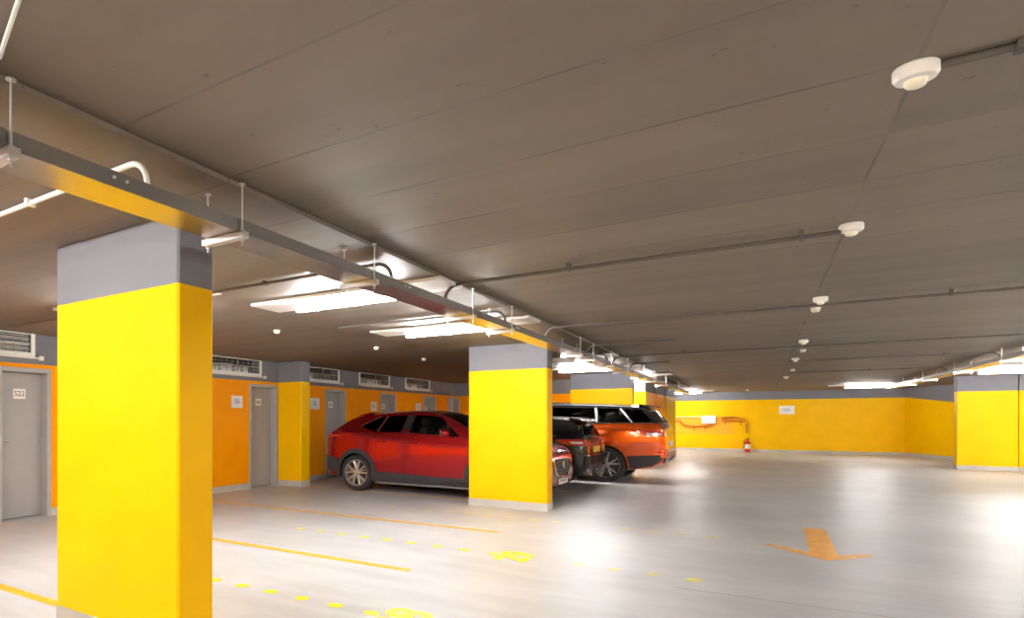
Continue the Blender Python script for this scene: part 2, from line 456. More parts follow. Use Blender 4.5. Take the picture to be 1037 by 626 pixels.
# what shows through the vents: pale boxes stacked in the storage rooms
boxes = [(2, .12, .30, .17), (2, .46, .33, .18), (2, .86, .16, .13), (2, 1.06, .17, .14), (3, .15, .42, .12), (4, .72, .2, .17), (4, 1.0, .22, .15), (5, .35, .2, .17), (5, .75, .35, .12)]
blab = ['large white box at the left in the vent by the nearest pillar', 'second large white box in the vent by the nearest pillar',
        'small white box, third in the vent by the nearest pillar', 'small white box at the far end of the vent by the nearest pillar',
        'long low white box in the vent right of the wall pier', 'pale box, first of two in the fourth vent', 'pale box, second of two in the fourth vent',
        'narrow pale box in the vent nearest the second pillar', 'wide pale box in the vent nearest the second pillar']
bm = B()
for (a, b) in vents_y: box(bm, XL - .75, XL - .205, a - .05, b + .05, VZ0 - .06, VZ0 - .01)
tag(obj('trim_1', bm, VOID), 'shelves inside the storage rooms behind the vents', 'shelf', kind='structure')
for (k, dy, w, h), lb in zip(boxes, blab):
    o = thing('storage_box', lb, 'box', (XL - .32, vents_y[k][0] + dy, VZ0 - .01), 0, 'boxes seen through the vents')
    bm = B(); box(bm, -.1, .1, 0, w, 0, h - .03, .006); obj('carton', bm, PAPER, o)
    bm = B(); box(bm, -.106, .106, -.006, w + .006, h - .029, h, .004); obj('lid', bm, WHITE, o)

# ------------------------------------------------------------------ notices
def make_notice(loc, w, h, label, facing='x', blue=True):
    t = thing('notice_sign', label, 'notice', loc, 0 if facing == 'x' else -PI/2, 'white notices on the walls')
    bm = B(); box(bm, 0.001, 0.005, -w/2, w/2, -h/2, h/2, .001); obj('sheet', bm, PAPER, t)
    bm = B(); rr = random.Random(int(w*1000) + int(loc[1]*10))
    for k in range(4):
        z = h*(.18 - .11*k); a = w*rr.uniform(.12, .3)
        box(bm, .0051, .0056, -a, a*rr.uniform(.6, 1), z - h*.025, z + h*.025)
    obj('print', bm, INKB if blue else FRAMEM, t)
    return t
make_notice((XL, 8.48, 1.70), .30, .235, 'white notice on the orange wall between the nearest pillar and the grey door')
make_notice((XL, 10.96, 1.72), .36, .25, 'white notice right of the yellow wall pier, behind the red car tail')
make_notice((XL, 13.5, 1.70), .31, .235, 'small pale notice above the red car rear window', blue=False)
make_notice((XL, 16.0, 1.72), .34, .235, 'small pale notice left of the door above the red car windscreen', blue=False)
make_notice((.82, YF, 1.75), .50, .34, 'white notice on the far yellow wall above and right of the extinguisher', 'y', False)

# ------------------------------------------------------------------ cable trays and hangers
def make_tray(name, x0, x1, y0, y1, z0, z1, label):
    t = thing(name, label, 'cable tray', ((x0 + x1)/2, y0, z0)); a = (x1 - x0)/2; L = y1 - y0; h = z1 - z0
    bm = B(); box(bm, -a, a, 0, L, 0, .002); obj('tray_bottom', bm, GALV, t)
    for s in (-1, 1):
        bm = B(); box(bm, s*a - .0015, s*a + .0015, 0, L, 0.0005, h); box(bm, s*a - (.014 if s > 0 else 0), s*a + (.014 if s < 0 else 0), 0, L, h - .002, h)
        obj('side_rail', bm, GALV, t)
    y = 1.2
    while y < L:
        for dy in (-.03, .03):
            bm = B(); bmesh.ops.create_uvsphere(bm, u_segments=8, v_segments=6, radius=.007, matrix=Matrix.Translation((a + .003, y + dy, h*.6)))
            obj('screw', bm, ROD, t)
        y += 2.4
    for k in range(5):
        bm = B(); x = -a + .03 + .032*k; ph = k*1.7
        tube(bm, [(x + .006*math.sin(ph + j), j*L/24, .012 + .004*math.cos(j*1.3 + ph)) for j in range(25)], .008, 6)
        obj('cable', bm, CABLE, t)
    return t
make_tray('cable_tray', -2.31, -2.10, -4.5, 25.0, 2.28, 2.345, 'long shiny metal cable tray running over the pillar heads from upper left')
make_tray('cable_tray', 3.24, 3.45, -4.5, 26.0, 2.34, 2.405, 'brightly lit cable tray at the right, aiming at the far wall')

def make_hanger():
    t = thing('tray_hanger', None, 'hanger')
    bm = B(); box(bm, -.145, .145, -.0205, .0205, -.034, -.002)
    obj('strut', bm, ROD, t)
    for x in (-.12, .12):
        bm = B(); tube(bm, [(x, 0, -.065), (x, 0, .234)], .0045, 8); rd = obj('threaded_rod', bm, ROD, t)
        for nm, rn, za, zb_ in (('nut', .011, -.045, -.035), ('nut', .011, -.001, .009), ('anchor_washer', .017, .229, .234)):
            bm = B(); lathe(bm, [(rn, za), (rn, zb_)], 6 if nm == 'nut' else 12, origin=(x, 0, 0)); obj(nm, bm, ROD, rd)
    return t
hang = make_hanger()
hl = ['tray hanger at the top left corner of the picture', 'tray hanger beside the head of the nearest pillar', 'tray hanger just before the first white conduit loop past the nearest pillar',
      'tray hanger by the near end of the second reflector board', 'tray hanger between the second light and the second pillar', 'tray hanger at the head of the second pillar', 'tray hanger just past the second pillar',
      'tray hanger above the black car', 'tray hanger above the orange car bonnet', 'tray hanger in front of the third pillar', 'tray hanger above the third pillar', 'tray hanger beside the narrow lit pier', 'tray hanger over the farther orange wall pier']
hy = [1.06, 2.18, 3.42, 5.08, 6.1, 8.95, 9.75, 11.1, 12.6, 14.5, 16.1, 18.2, 21.2]
for i, y in enumerate(hy):
    o = hang if i == 0 else dup(hang, (0, 0, 0))
    o.location = (-2.205, y, 2.28); o['label'] = hl[i]; o['group'] = 'hangers of the left cable tray'
for i, y in enumerate((14.5, 17.5, 20.5, 23.0)):
    dup(hang, (3.345, y, 2.34), label=['tray hanger at the right edge of the picture', 'second tray hanger of the right-hand tray', 'tray hanger by the light near the right pillar', 'farthest hanger of the right-hand tray'][i], group='hangers of the right cable tray')

# ------------------------------------------------------------------ conduits on the ceiling
def conduit(pts, r, m, label, clips=()):
    base = Vector(pts[0]); t = thing('ceiling_conduit', label, 'conduit', tuple(base))
    P = [Vector(p) - base for p in pts]
    bm = B(); tube(bm, P, r, 10); obj('pipe', bm, m, t, smooth=40)
    for (x, y) in clips:
        bm = B(); box(bm, x - base.x - .012, x - base.x + .012, y - base.y - r - .014, y - base.y + r + .014, P[0].z - r - .004, H - base.z, .003)
        obj('clip', bm, m if m is not CONDW else WHITE, t)
    return t
def loop_run(x0, y, xt, m, label, r=.0125, z=2.497, clips=()):
    """pipe under the ceiling that bends down into the tray at xt"""
    s = 1 if xt > x0 else -1
    pts = [(x0, y, z), (xt - s*.14, y, z)] + [(xt - s*.14 + s*.12*math.sin(a), y, z - .12 + .12*math.cos(a)) for a in [PI/2*k/8 for k in range(1, 9)]] + [(xt - s*.02, y, 2.31 if xt < 0 else 2.37)]
    return conduit(pts, r, m, label, clips)
loop_run(-6.5, 1.70, -2.17, CONDW, 'white conduit entering the tray left of the nearest pillar', r=.013, clips=[(-3.15, 1.70), (-4.6, 1.70)])
loop_run(-7.5, 3.83, -2.17, CONDG, 'dark conduit looping into the tray right of the nearest pillar', clips=[(-3.4, 3.83)])
loop_run(0.39, 4.78, -2.23, CONDG, 'dark conduit across the ceiling to the second round lamp, looping into the tray', r=.014, clips=[(-1.2, 4.78), (.2, 4.78)])
loop_run(-4.3, 6.2, -2.17, CONDG, 'dark conduit loop at the far reflector board before the second pillar')
loop_run(4.0, 7.7, -2.23, CONDG, 'thin conduit on the ceiling past the third round lamp', clips=[(1.4, 7.7)])
loop_run(-1.0, 9.9, -2.23, CONDG, 'pale conduit loop just past the second pillar')
loop_run(-4.3, 11.3, -2.17, CONDG, 'dark conduit loop above the black car', r=.012)
loop_run(3.0, 11.9, -2.23, CONDG, 'dark conduit across the ceiling above the orange car', clips=[(-1.1, 11.9)])
loop_run(-1.5, 13.6, -2.23, CONDG, 'short dark conduit loop in front of the third pillar')
loop_run(0.42, 14.8, 3.30, CONDG, 'conduit from the aisle lamps to the right-hand tray', clips=[(1.9, 14.8), (2.6, 14.8)])
loop_run(0.5, 18.4, 3.30, CONDG, 'far conduit dropping onto the right-hand tray', clips=[(2.0, 18.4)])
conduit([(.48, 2.78, H - .014), (4.5, 2.84, H - .014)], .0125, CONDG, 'conduit leaving the nearest round lamp to the right', clips=[(.66, 2.782), (1.9, 2.80)])
conduit([(-2.0, .98, H - .02), (-1.45, .80, H - .02)], .007, CONDW, 'short white conduit crossing the upper left corner')
# ------------------------------------------------------------------ round ceiling lamps / detectors
def round_lamp():
    t = thing('ceiling_sensor', None, 'ceiling sensor')
    bm = B(); lathe(bm, [(.056, 0), (.060, -.005), (.060, -.032), (.053, -.044), (.032, -.048)], 28); obj('housing', bm, WHITE, t, smooth=35)
    bm = B(); lathe(bm, [(.032, -.0475), (.031, -.057), (.025, -.066), (.014, -.071), (0, -.072)], 24); obj('lens', bm, CREAM, t, smooth=50)
    return t
def smoke_head():
    t = thing('smoke_detector', None, 'smoke detector')
    bm = B(); lathe(bm, [(.045, 0), (.045, -.012), (.040, -.016)], 24); obj('base', bm, WHITE, t, smooth=35)
    bm = B(); lathe(bm, [(.039, -.0155), (.041, -.026), (.038, -.038), (.025, -.046), (0, -.048)], 24); obj('head', bm, CREAM, t, smooth=50)
    return t
rl = round_lamp(); sd = smoke_head()
L1 = [(.42, 2.78, 'large round white ceiling sensor at the upper right'), (.44, 4.80, 'round white ceiling sensor on the dark conduit, second from the viewer'),
      (.46, 7.50, 'flat white ceiling sensor just above the small detector on the aisle line'), (.50, 11.36, 'round ceiling sensor in mid aisle, left of the aisle line'),
      (.52, 14.6, 'small far ceiling sensor in the middle of the aisle row'), (.53, 20.7, 'farthest round ceiling sensor of the aisle row')]
for i, (x, y, lb) in enumerate(L1):
    o = rl if i == 0 else dup(rl, (0, 0, 0)); o.location = (x, y, H); o['label'] = lb; o['group'] = 'round ceiling sensors along the aisle'
L2 = [(.46, 8.17, 'white smoke detector just below the flat ceiling sensor'), (.56, 12.9, 'tiny far smoke detector beside the aisle row'), (.58, 17.8, 'tiny far smoke detector near the end of the aisle row'),
      (-5.25, 6.14, 'white smoke detector over the storage bays, nearest the pillar'), (-5.15, 8.5, 'white smoke detector above the red car rear door'), (-5.35, 10.6, 'white smoke detector left of the second pillar head'),
      (-.48, 28.9, 'white smoke detector in front of the far wall, over the extinguisher'), (-5.0, 13.4, 'white smoke detector deep in the bays above the black car')]
for i, (x, y, lb) in enumerate(L2):
    o = sd if i == 0 else dup(sd, (0, 0, 0)); o.location = (x, y, H); o['label'] = lb; o['group'] = 'smoke detectors on the ceiling'

# ------------------------------------------------------------------ tube lights
def make_light():
    t = thing('ceiling_tube_light', None, 'ceiling light')
    bm = B(); box(bm, -1.03, 1.03, -.20, .24, -.032, -.004, .003); obj('reflector_board', bm, PANEL, t)
    bm = B(); box(bm, -.60, .60, -.03, .03, -.062, -.0325, .006); obj('batten', bm, WHITE, t)
    bm = B()
    for s in (-1, 1): box(bm, s*.592 - .012, s*.592 + .012, -.02, .02, -.11, -.0625, .004)
    obj('lamp_holder', bm, WHITE, t)
    bm = B(); tube(bm, [(-.579, 0, -.088), (.579, 0, -.088)], .021, 12); obj('tube', bm, TUBE, t, smooth=40)
    return t
tl = make_light()
LT = [(-3.14, 4.68, 'lit tube light on a white board, nearest in view right of the first pillar'), (-3.14, 6.92, 'lit tube light on a white board above the red car, left of the second pillar'),
      (-3.14, 11.6, 'unlit tube light on a white board above the black car, just past the second pillar'), (-3.14, 14.05, 'lit tube light above the orange car, in front of the third pillar'),
      (-2.9, 17.4, 'lit tube light in front of the narrow pier'), (-2.62, 28.8, 'lit tube light by the far end of the left wall piers'), (2.9, 27.0, 'lit tube light before the far wall, right of the aisle'),
      (4.75, 20.4, 'lit tube light at the right edge above the right-hand pillar')]
for i, (x, y, lb) in enumerate(LT):
    o = tl if i == 0 else dup(tl, (0, 0, 0)); o.location = (x, y, HS + .003 if -4.3 < x < -2.2 and y < 25 else H + .003); o['label'] = lb; o['group'] = 'tube lights under the ceiling'
    if i == 2:      # this one is switched off
        for ch in o.children:
            if ch.name.startswith('tube'): ch.data = ch.data.copy(); ch.data.materials[0] = WHITE
for i, (x, y) in enumerate([(-3.14, .0), (-3.14, -2.3), (4.75, 13.8), (4.75, 11.5), (4.75, 6.9), (4.75, 4.6), (4.75, 0.0), (4.75, -2.3), (0.6, -4.2), (-6.6, -.6), (-5.1, 3.75), (-5.3, 28.8), (-5.3, 26.0), (7.3, 20.4), (7.3, 13.8), (7.3, 6.9), (7.3, 1.0), (4.75, 9.2), (4.75, 2.3), (7.3, 17.0)]):  # unseen tube lights added for brightness, some hidden behind pillars
    dup(tl, (x, y, HS + .003 if -4.3 < x < -2.2 else H + .003), label='unseen tube light added to brighten the garage', group='tube lights outside the picture')

# ------------------------------------------------------------------ far wall fittings
t = thing('fire_extinguisher', 'red fire extinguisher with a white label at the foot of the far yellow wall', 'fire extinguisher', (-.51, 30.78, 0))
REDX = mat('extinguisher_red', (0.62, 0.035, 0.01), rough=0.3)
bm = B(); lathe(bm, [(.095, 0), (.105, .012), (.105, .40), (.085, .455), (.035, .485), (.03, .50)], 24); obj('cylinder_body', bm, REDX, t, smooth=40)
bm = B(); lathe(bm, [(.1065, .14), (.1065, .32)], 24); obj('label_band', bm, PAPER, t, smooth=40)
bm = B(); lathe(bm, [(.026, .50), (.026, .55), (.02, .56)], 14); box(bm, -.012, .10, -.012, .012, .555, .572, .003); box(bm, -.012, .11, -.012, .012, .59, .604, .003); obj('valve', bm, BLACKP, t, smooth=40)
bm = B(); tube(bm, [(-.02, 0, .53), (-.09, -.02, .54), (-.13, -.03, .46), (-.125, -.03, .3), (-.12, -.03, .16)], [.011, .011, .011, .011, .019], 8); obj('hose', bm, BLACKP, t, smooth=50)

# deeper orange field low on the far wall, pipe rack and white cabinet
bm = B(); box(bm, -9.0, -1.0, YF - .006, YF - .001, .72, 1.45)
tag(obj('trim_2', bm, mat('deep_orange', (0.90, 0.40, 0.0), rough=0.45)), 'deeper orange band low on the far wall', 'painted band', kind='structure')
t = thing('wall_cabinet', 'white box on the far wall at the end of a pale pipe', 'cabinet', (-1.9, YF - .001, 1.19))
bm = B(); box(bm, -.26, .26, -.16, 0, 0, .34, .01); obj('case', bm, WHITE, t)
bm = B(); box(bm, -.24, .24, -.168, -.1605, .02, .32, .004); lf = obj('door', bm, PANEL, t)
bm = B(); box(bm, .19, .205, -.18, -.1685, .14, .20, .003); obj('latch', bm, ROD, lf)
def pipes(name, label, loc, runs, m, brackets, cat='pipe'):
    t = thing(name, label, cat, loc)
    for pts in runs:
        bm = B(); tube(bm, pts, .035, 12); obj('pipe', bm, m, t, smooth=40)
    for x, z in brackets:
        bm = B(); box(bm, x - .015, x + .015, -.20, 0, z - .02, z + .02, .003); box(bm, x - .02, x + .02, -.012, 0, z - .2, z + .05, .003); obj('bracket', bm, m, t)
    return t
pipes('wall_pipe', 'pale yellow pipe running along the far wall into the white box', (-4.5, YF - .008, 1.45), [[(-1.5, -.1, .02), (2.33, -.1, .02)]], mat('pale_yellow_pipe', (0.85, 0.70, 0.25)), [(.4, .02), (1.6, .02)])
pipes('wall_pipe', 'orange pipe bent below the white box on the far wall', (-3.0, YF - .008, 1.1),
      [[(-1.5, -.1, .2), (-.05, -.1, .2), (.08, -.1, .16), (.12, -.1, .06), (.22, -.1, -.01), (.4, -.1, -.02), (1.0, -.1, -.02), (1.15, -.1, .02), (1.2, -.1, .1)]], mat('orange_pipe', (0.62, 0.20, 0.0)), [(.55, -.06), (.95, -.06)])
pipes('wall_rack', 'orange pipe rack on the far wall right of the white box', (-1.0, YF - .001, 1.35),
      [[(-.42, -.12, .1), (.0, -.12, .13), (.38, -.12, .03)], [(-.42, -.12, -.02), (.0, -.12, -.03), (.38, -.12, -.07)], [(-.42, -.12, .1), (-.42, -.12, -.02)], [(.38, -.12, .03), (.38, -.12, -.07)]],
      bpy.data.materials['orange_pipe'], [(-.3, -.02), (.25, -.05)], 'rack')
t = pipes('wall_pipe', 'short upright orange pipe on the far wall above the extinguisher', (-.55, YF - .001, .78), [[(0, -.06, 0), (0, -.06, .42)]], bpy.data.materials['orange_pipe'], [(0, .3)])

# ------------------------------------------------------------------ cars
def pchip(pts):
    xs = [p[0] for p in pts]; ys = [p[1] for p in pts]; n = len(xs)
    h = [xs[i+1] - xs[i] for i in range(n-1)]; d = [(ys[i+1] - ys[i])/h[i] for i in range(n-1)]
    m = [d[0]] + [0]*(n-2) + [d[-1]]
    for i in range(1, n-1):
        if d[i-1]*d[i] > 0:
            w1, w2 = 2*h[i] + h[i-1], h[i] + 2*h[i-1]
            m[i] = (w1 + w2)/(w1/d[i-1] + w2/d[i])
    def f(x):
        if x <= xs[0]: return ys[0]
        if x >= xs[-1]: return ys[-1]
        i = 0
        while x > xs[i+1]: i += 1
        t = (x - xs[i])/h[i]
        return ((1+2*t)*(1-t)**2*ys[i] + t*(1-t)**2*h[i]*m[i] + t*t*(3-2*t)*ys[i+1] + t*t*(t-1)*h[i]*m[i+1])
    return f

INTER = mat('car_interior', (0.03, 0.03, 0.032), rough=0.8)
SEATM = mat('seat_fabric', (0.05, 0.048, 0.046), rough=0.85, scale=40)
TYRE = mat('tyre_rubber', (0.022, 0.022, 0.023), rough=0.75)
ALLOY = mat('alloy_wheel', (0.60, 0.59, 0.57), rough=0.28, metal=0.85)
DARKM = mat('dark_brake', (0.07, 0.07, 0.07), rough=0.5, metal=0.6)
CHROME = mat('chrome_trim', (0.85, 0.84, 0.82), rough=0.10, metal=1.0, var=0.01)
CLAD = mat('dark_cladding', (0.042, 0.04, 0.043), rough=0.55, spec=0.3)
GLASSD = glass('tinted_glass', (0.10, 0.105, 0.10))
GLASSC = glass('clear_car_glass', (0.62, 0.66, 0.63))
LAMPR = mat('tail_lamp_red', (0.55, 0.02, 0.012), rough=0.12, coat=1.0)
LAMPW = mat('lamp_clear', (0.75, 0.73, 0.70), rough=0.12, coat=1.0)
LAMPA = mat('reflector_amber', (0.80, 0.30, 0.02), rough=0.2, coat=0.6)
PLATE = mat('plate_white', (0.80, 0.79, 0.77), rough=0.5)
PLATEY = mat('plate_yellow', (0.75, 0.55, 0.05), rough=0.5)

def make_wheel(bm_side, R, W, style):
    """wheel about the origin, axis along y, outer face towards +y"""
    ty = B(); rr = R*0.74
    lathe(ty, [(rr, -W/2 + .01), (R*.93, -W/2), (R*.985, -W/2 + .025), (R, -W/4), (R, W/4), (R*.985, W/2 - .025), (R*.93, W/2), (rr + .012, W/2 - .006), (rr, W/2 - .02)], 48, 'y', closed=True)
    rim = B()
    lathe(rim, [(rr + .001, W/2 - .022), (rr - .004, W/2 - .008), (rr - .016, W/2 - .010), (rr - .024, W/2 - .05), (rr - .024, -W/2 + .02), (rr + .001, -W/2 + .02)], 48, 'y', closed=True)
    lathe(rim, [(.0, W/2 - .022), (.03, W/2 - .022), (.062, W/2 - .03), (.066, W/2 - .07), (0, W/2 - .07)], 24, 'y')
    def spoke(a0, a1, w0, w1):
        # from the hub at angle a0 to the rim at angle a1
        p0 = Vector((.045*math.cos(a0), 0, .045*math.sin(a0))); p1 = Vector(((rr - .015)*math.cos(a1), 0, (rr - .015)*math.sin(a1)))
        d = (p1 - p0).normalized(); s = Vector((-d.z, 0, d.x))
        ring = []
        for p, w, yo in ((p0, w0, W/2 - .03), ((p0*.45 + p1*.55), (w0 + w1)/2, W/2 - .016), (p1, w1, W/2 - .018)):
            ring.append([rim.verts.new(p + s*q*w/2 + Vector((0, yo + e, 0))) for q, e in ((-1, -.006), (-.55, 0), (.55, 0), (1, -.006), (.8, -.035), (-.8, -.035))])
        for A, Bq in zip(ring, ring[1:]):
            for k in range(6): rim.faces.new((A[k], A[(k+1) % 6], Bq[(k+1) % 6], Bq[k]))
        rim.faces.new(ring[0]); rim.faces.new(ring[-1])
    n = 5
    for k in range(n):
        a = 2*PI*k/n + PI/2
        if style == 'pairs':
            spoke(a - .18, a - .30, .040, .034); spoke(a + .18, a + .30, .040, .034); spoke(a, a, .018, .018)
        else:
            spoke(a, a - .22, .040, .030); spoke(a, a + .22, .040, .030)
    dk = B(); lathe(dk, [(.0, W/2 - .09), (rr*.72, W/2 - .09), (rr*.72, W/2 - .115), (rr - .03, W/2 - .13), (rr - .03, W/2 - .16), (0, W/2 - .16)], 32, 'y')
    return ty, rim, dk

class Car:
    def __init__(s, spec): 
        s.__dict__.update(spec)
        s.zt = pchip(s.top); s.zb = pchip(s.bot); s.bl = pchip(s.belt); s.pf = pchip(s.prof); s.pn = pchip(s.plan)
        s.x0, s.x1 = s.top[0][0], s.top[-1][0]
    def Y(s, x, z):
        b = s.bl(x)
        return s.pf(z)*s.pn(x)
    def edge(s, x): return s.zt(x) - s.crown(x)
    def crown(s, x):
        return 0.045 if s.xr0 < x < s.xw0 else 0.03
    def hulltop(s, x):
        if s.xr0 < x < s.xw0: return min(s.edge(x), s.bl(x))
        return s.edge(x)
    def hull(s):
        bm = B(); xs = []
        n = 64
        for i in range(n + 1):
            t = i/n; xs.append(s.x0 + (s.x1 - s.x0)*(0.5 - 0.5*math.cos(PI*t))*.6 + (s.x1 - s.x0)*t*.4)
        xs += [s.xr0 - .003, s.xr0 + .003, s.xw0 - .003, s.xw0 + .003]; xs = sorted(xs)
        rings = []
        for x in xs:
            zb, ze = s.zb(x), s.hulltop(x)
            if ze < zb + .02: ze = zb + .02
            half = [(s.Y(x, zb)*.86, zb)]
            for k in range(15):
                t = k/14; z = zb + .02 + (ze - .018 - zb - .02)*t
                half.append((s.Y(x, z), z))
            ye = s.Y(x, ze); cab = s.xr0 < x < s.xw0
            c = 0.0 if cab else s.crown(x)
            half += [(ye*.985, ze - .003), (ye*.955, ze + c*.12)] + [(ye*f, ze + c*(1 - f*f)) for f in (.85, .6, .3)]
            ring = [(x, y, z) for y, z in half] + [(x, 0, ze + c)] + [(x, -y, z) for y, z in reversed(half)]
            rings.append([bm.verts.new(p) for p in ring])
        m = len(rings[0])
        for i, (a, b) in enumerate(zip(rings, rings[1:])):
            xm = (xs[i] + xs[i+1])/2
            for k in range(m):
                f = bm.faces.new((a[k], a[(k+1) % m], b[(k+1) % m], b[k]))
                if s.xr0 < xm < s.xw0 and 18 <= k <= m - 20: f.material_index = 1
        bm.faces.new(rings[0]); bm.faces.new(rings[-1])
        return bm
    def side(s, loops, off, th, sgn, dx=.09, dz=.12):
        bm = flat_poly(loops)
        us = [p[0] for p in loops[0]]; vs = [p[1] for p in loops[0]]
        def rng(a, b, d):
            k = int((b - a)/d); return [a + (b - a)*(i + 1)/(k + 1) for i in range(k)]
        slice_bm(bm, rng(min(us), max(us), dx), rng(min(vs), max(vs), dz))
        return thick_map(bm, th, lambda u, v, w: (u, sgn*(s.Y(u, v) + off + w), v))
    def toppatch(s, xa, xb, fa, fb, off, th, nx=14, ny=14):
        bm = B(); g = []
        for lvl in (0, 1):
            rows = []
            for i in range(nx + 1):
                x = xa + (xb - xa)*i/nx; ze = s.edge(x); ye = s.Y(x, ze); c = s.crown(x)
                sl = (s.zt(x + .01) - s.zt(x - .01))/.02; nl = math.hypot(1, sl); nxv, nzv = -sl/nl, 1/nl
                row = []
                for j in range(ny + 1):
                    f = fa + (fb - fa)*j/ny; o = off - th*lvl
                    row.append(bm.verts.new((x + nxv*o, ye*f, ze + c*(1 - f*f) + nzv*o)))
                rows.append(row)
            g.append(rows)
        for lvl in (0, 1):
            for i in range(nx):
                for j in range(ny): bm.faces.new((g[lvl][i][j], g[lvl][i+1][j], g[lvl][i+1][j+1], g[lvl][i][j+1]))
        for i in range(nx):
            for j in (0, ny): bm.faces.new((g[0][i][j], g[0][i+1][j], g[1][i+1][j], g[1][i][j]))
        for j in range(ny):
            for i in (0, nx): bm.faces.new((g[0][i][j], g[0][i][j+1], g[1][i][j+1], g[1][i][j]))
        return bm
    def xend(s, y, z, sgn):
        """x of the nose (+1) or tail (-1) surface at (y, z)"""
        lo, hi = 0.0, (s.x1 if sgn > 0 else s.x0)
        for _ in range(40):
            m = (lo + hi)/2
            ok = s.zb(m) <= z <= s.zt(m) and s.Y(m, z) >= abs(y)
            lo, hi = (m, hi) if ok else (lo, m)
        return lo
    def end(s, loops, off, th, sgn, d=.06):
        bm = flat_poly(loops); us = [p[0] for p in loops[0]]; vs = [p[1] for p in loops[0]]
        def rng(a, b, d):
            k = int((b - a)/d); return [a + (b - a)*(i + 1)/(k + 1) for i in range(k)]
        slice_bm(bm, rng(min(us), max(us), d), rng(min(vs), max(vs), d))
        return thick_map(bm, th, lambda u, v, w: (s.xend(u, v, sgn) + sgn*(off + w), u, v))

def both(fn):
    """joins the two mirrored side patches into one mesh"""
    bm = fn(1); return join_bm(bm, fn(-1))

def rounded(pts, r=.03, n=4):
    out = []; m = len(pts)
    for i in range(m):
        p0, p1, p2 = Vector(pts[i-1]), Vector(pts[i]), Vector(pts[(i+1) % m])
        a = (p0 - p1); b = (p2 - p1); rr = min(r, a.length*.4, b.length*.4)
        A = p1 + a.normalized()*rr; C = p1 + b.normalized()*rr
        for k in range(n + 1):
            t = k/n; q = A*(1-t)**2 + p1*2*t*(1-t) + C*t*t; out.append((q.x, q.y))
    return out

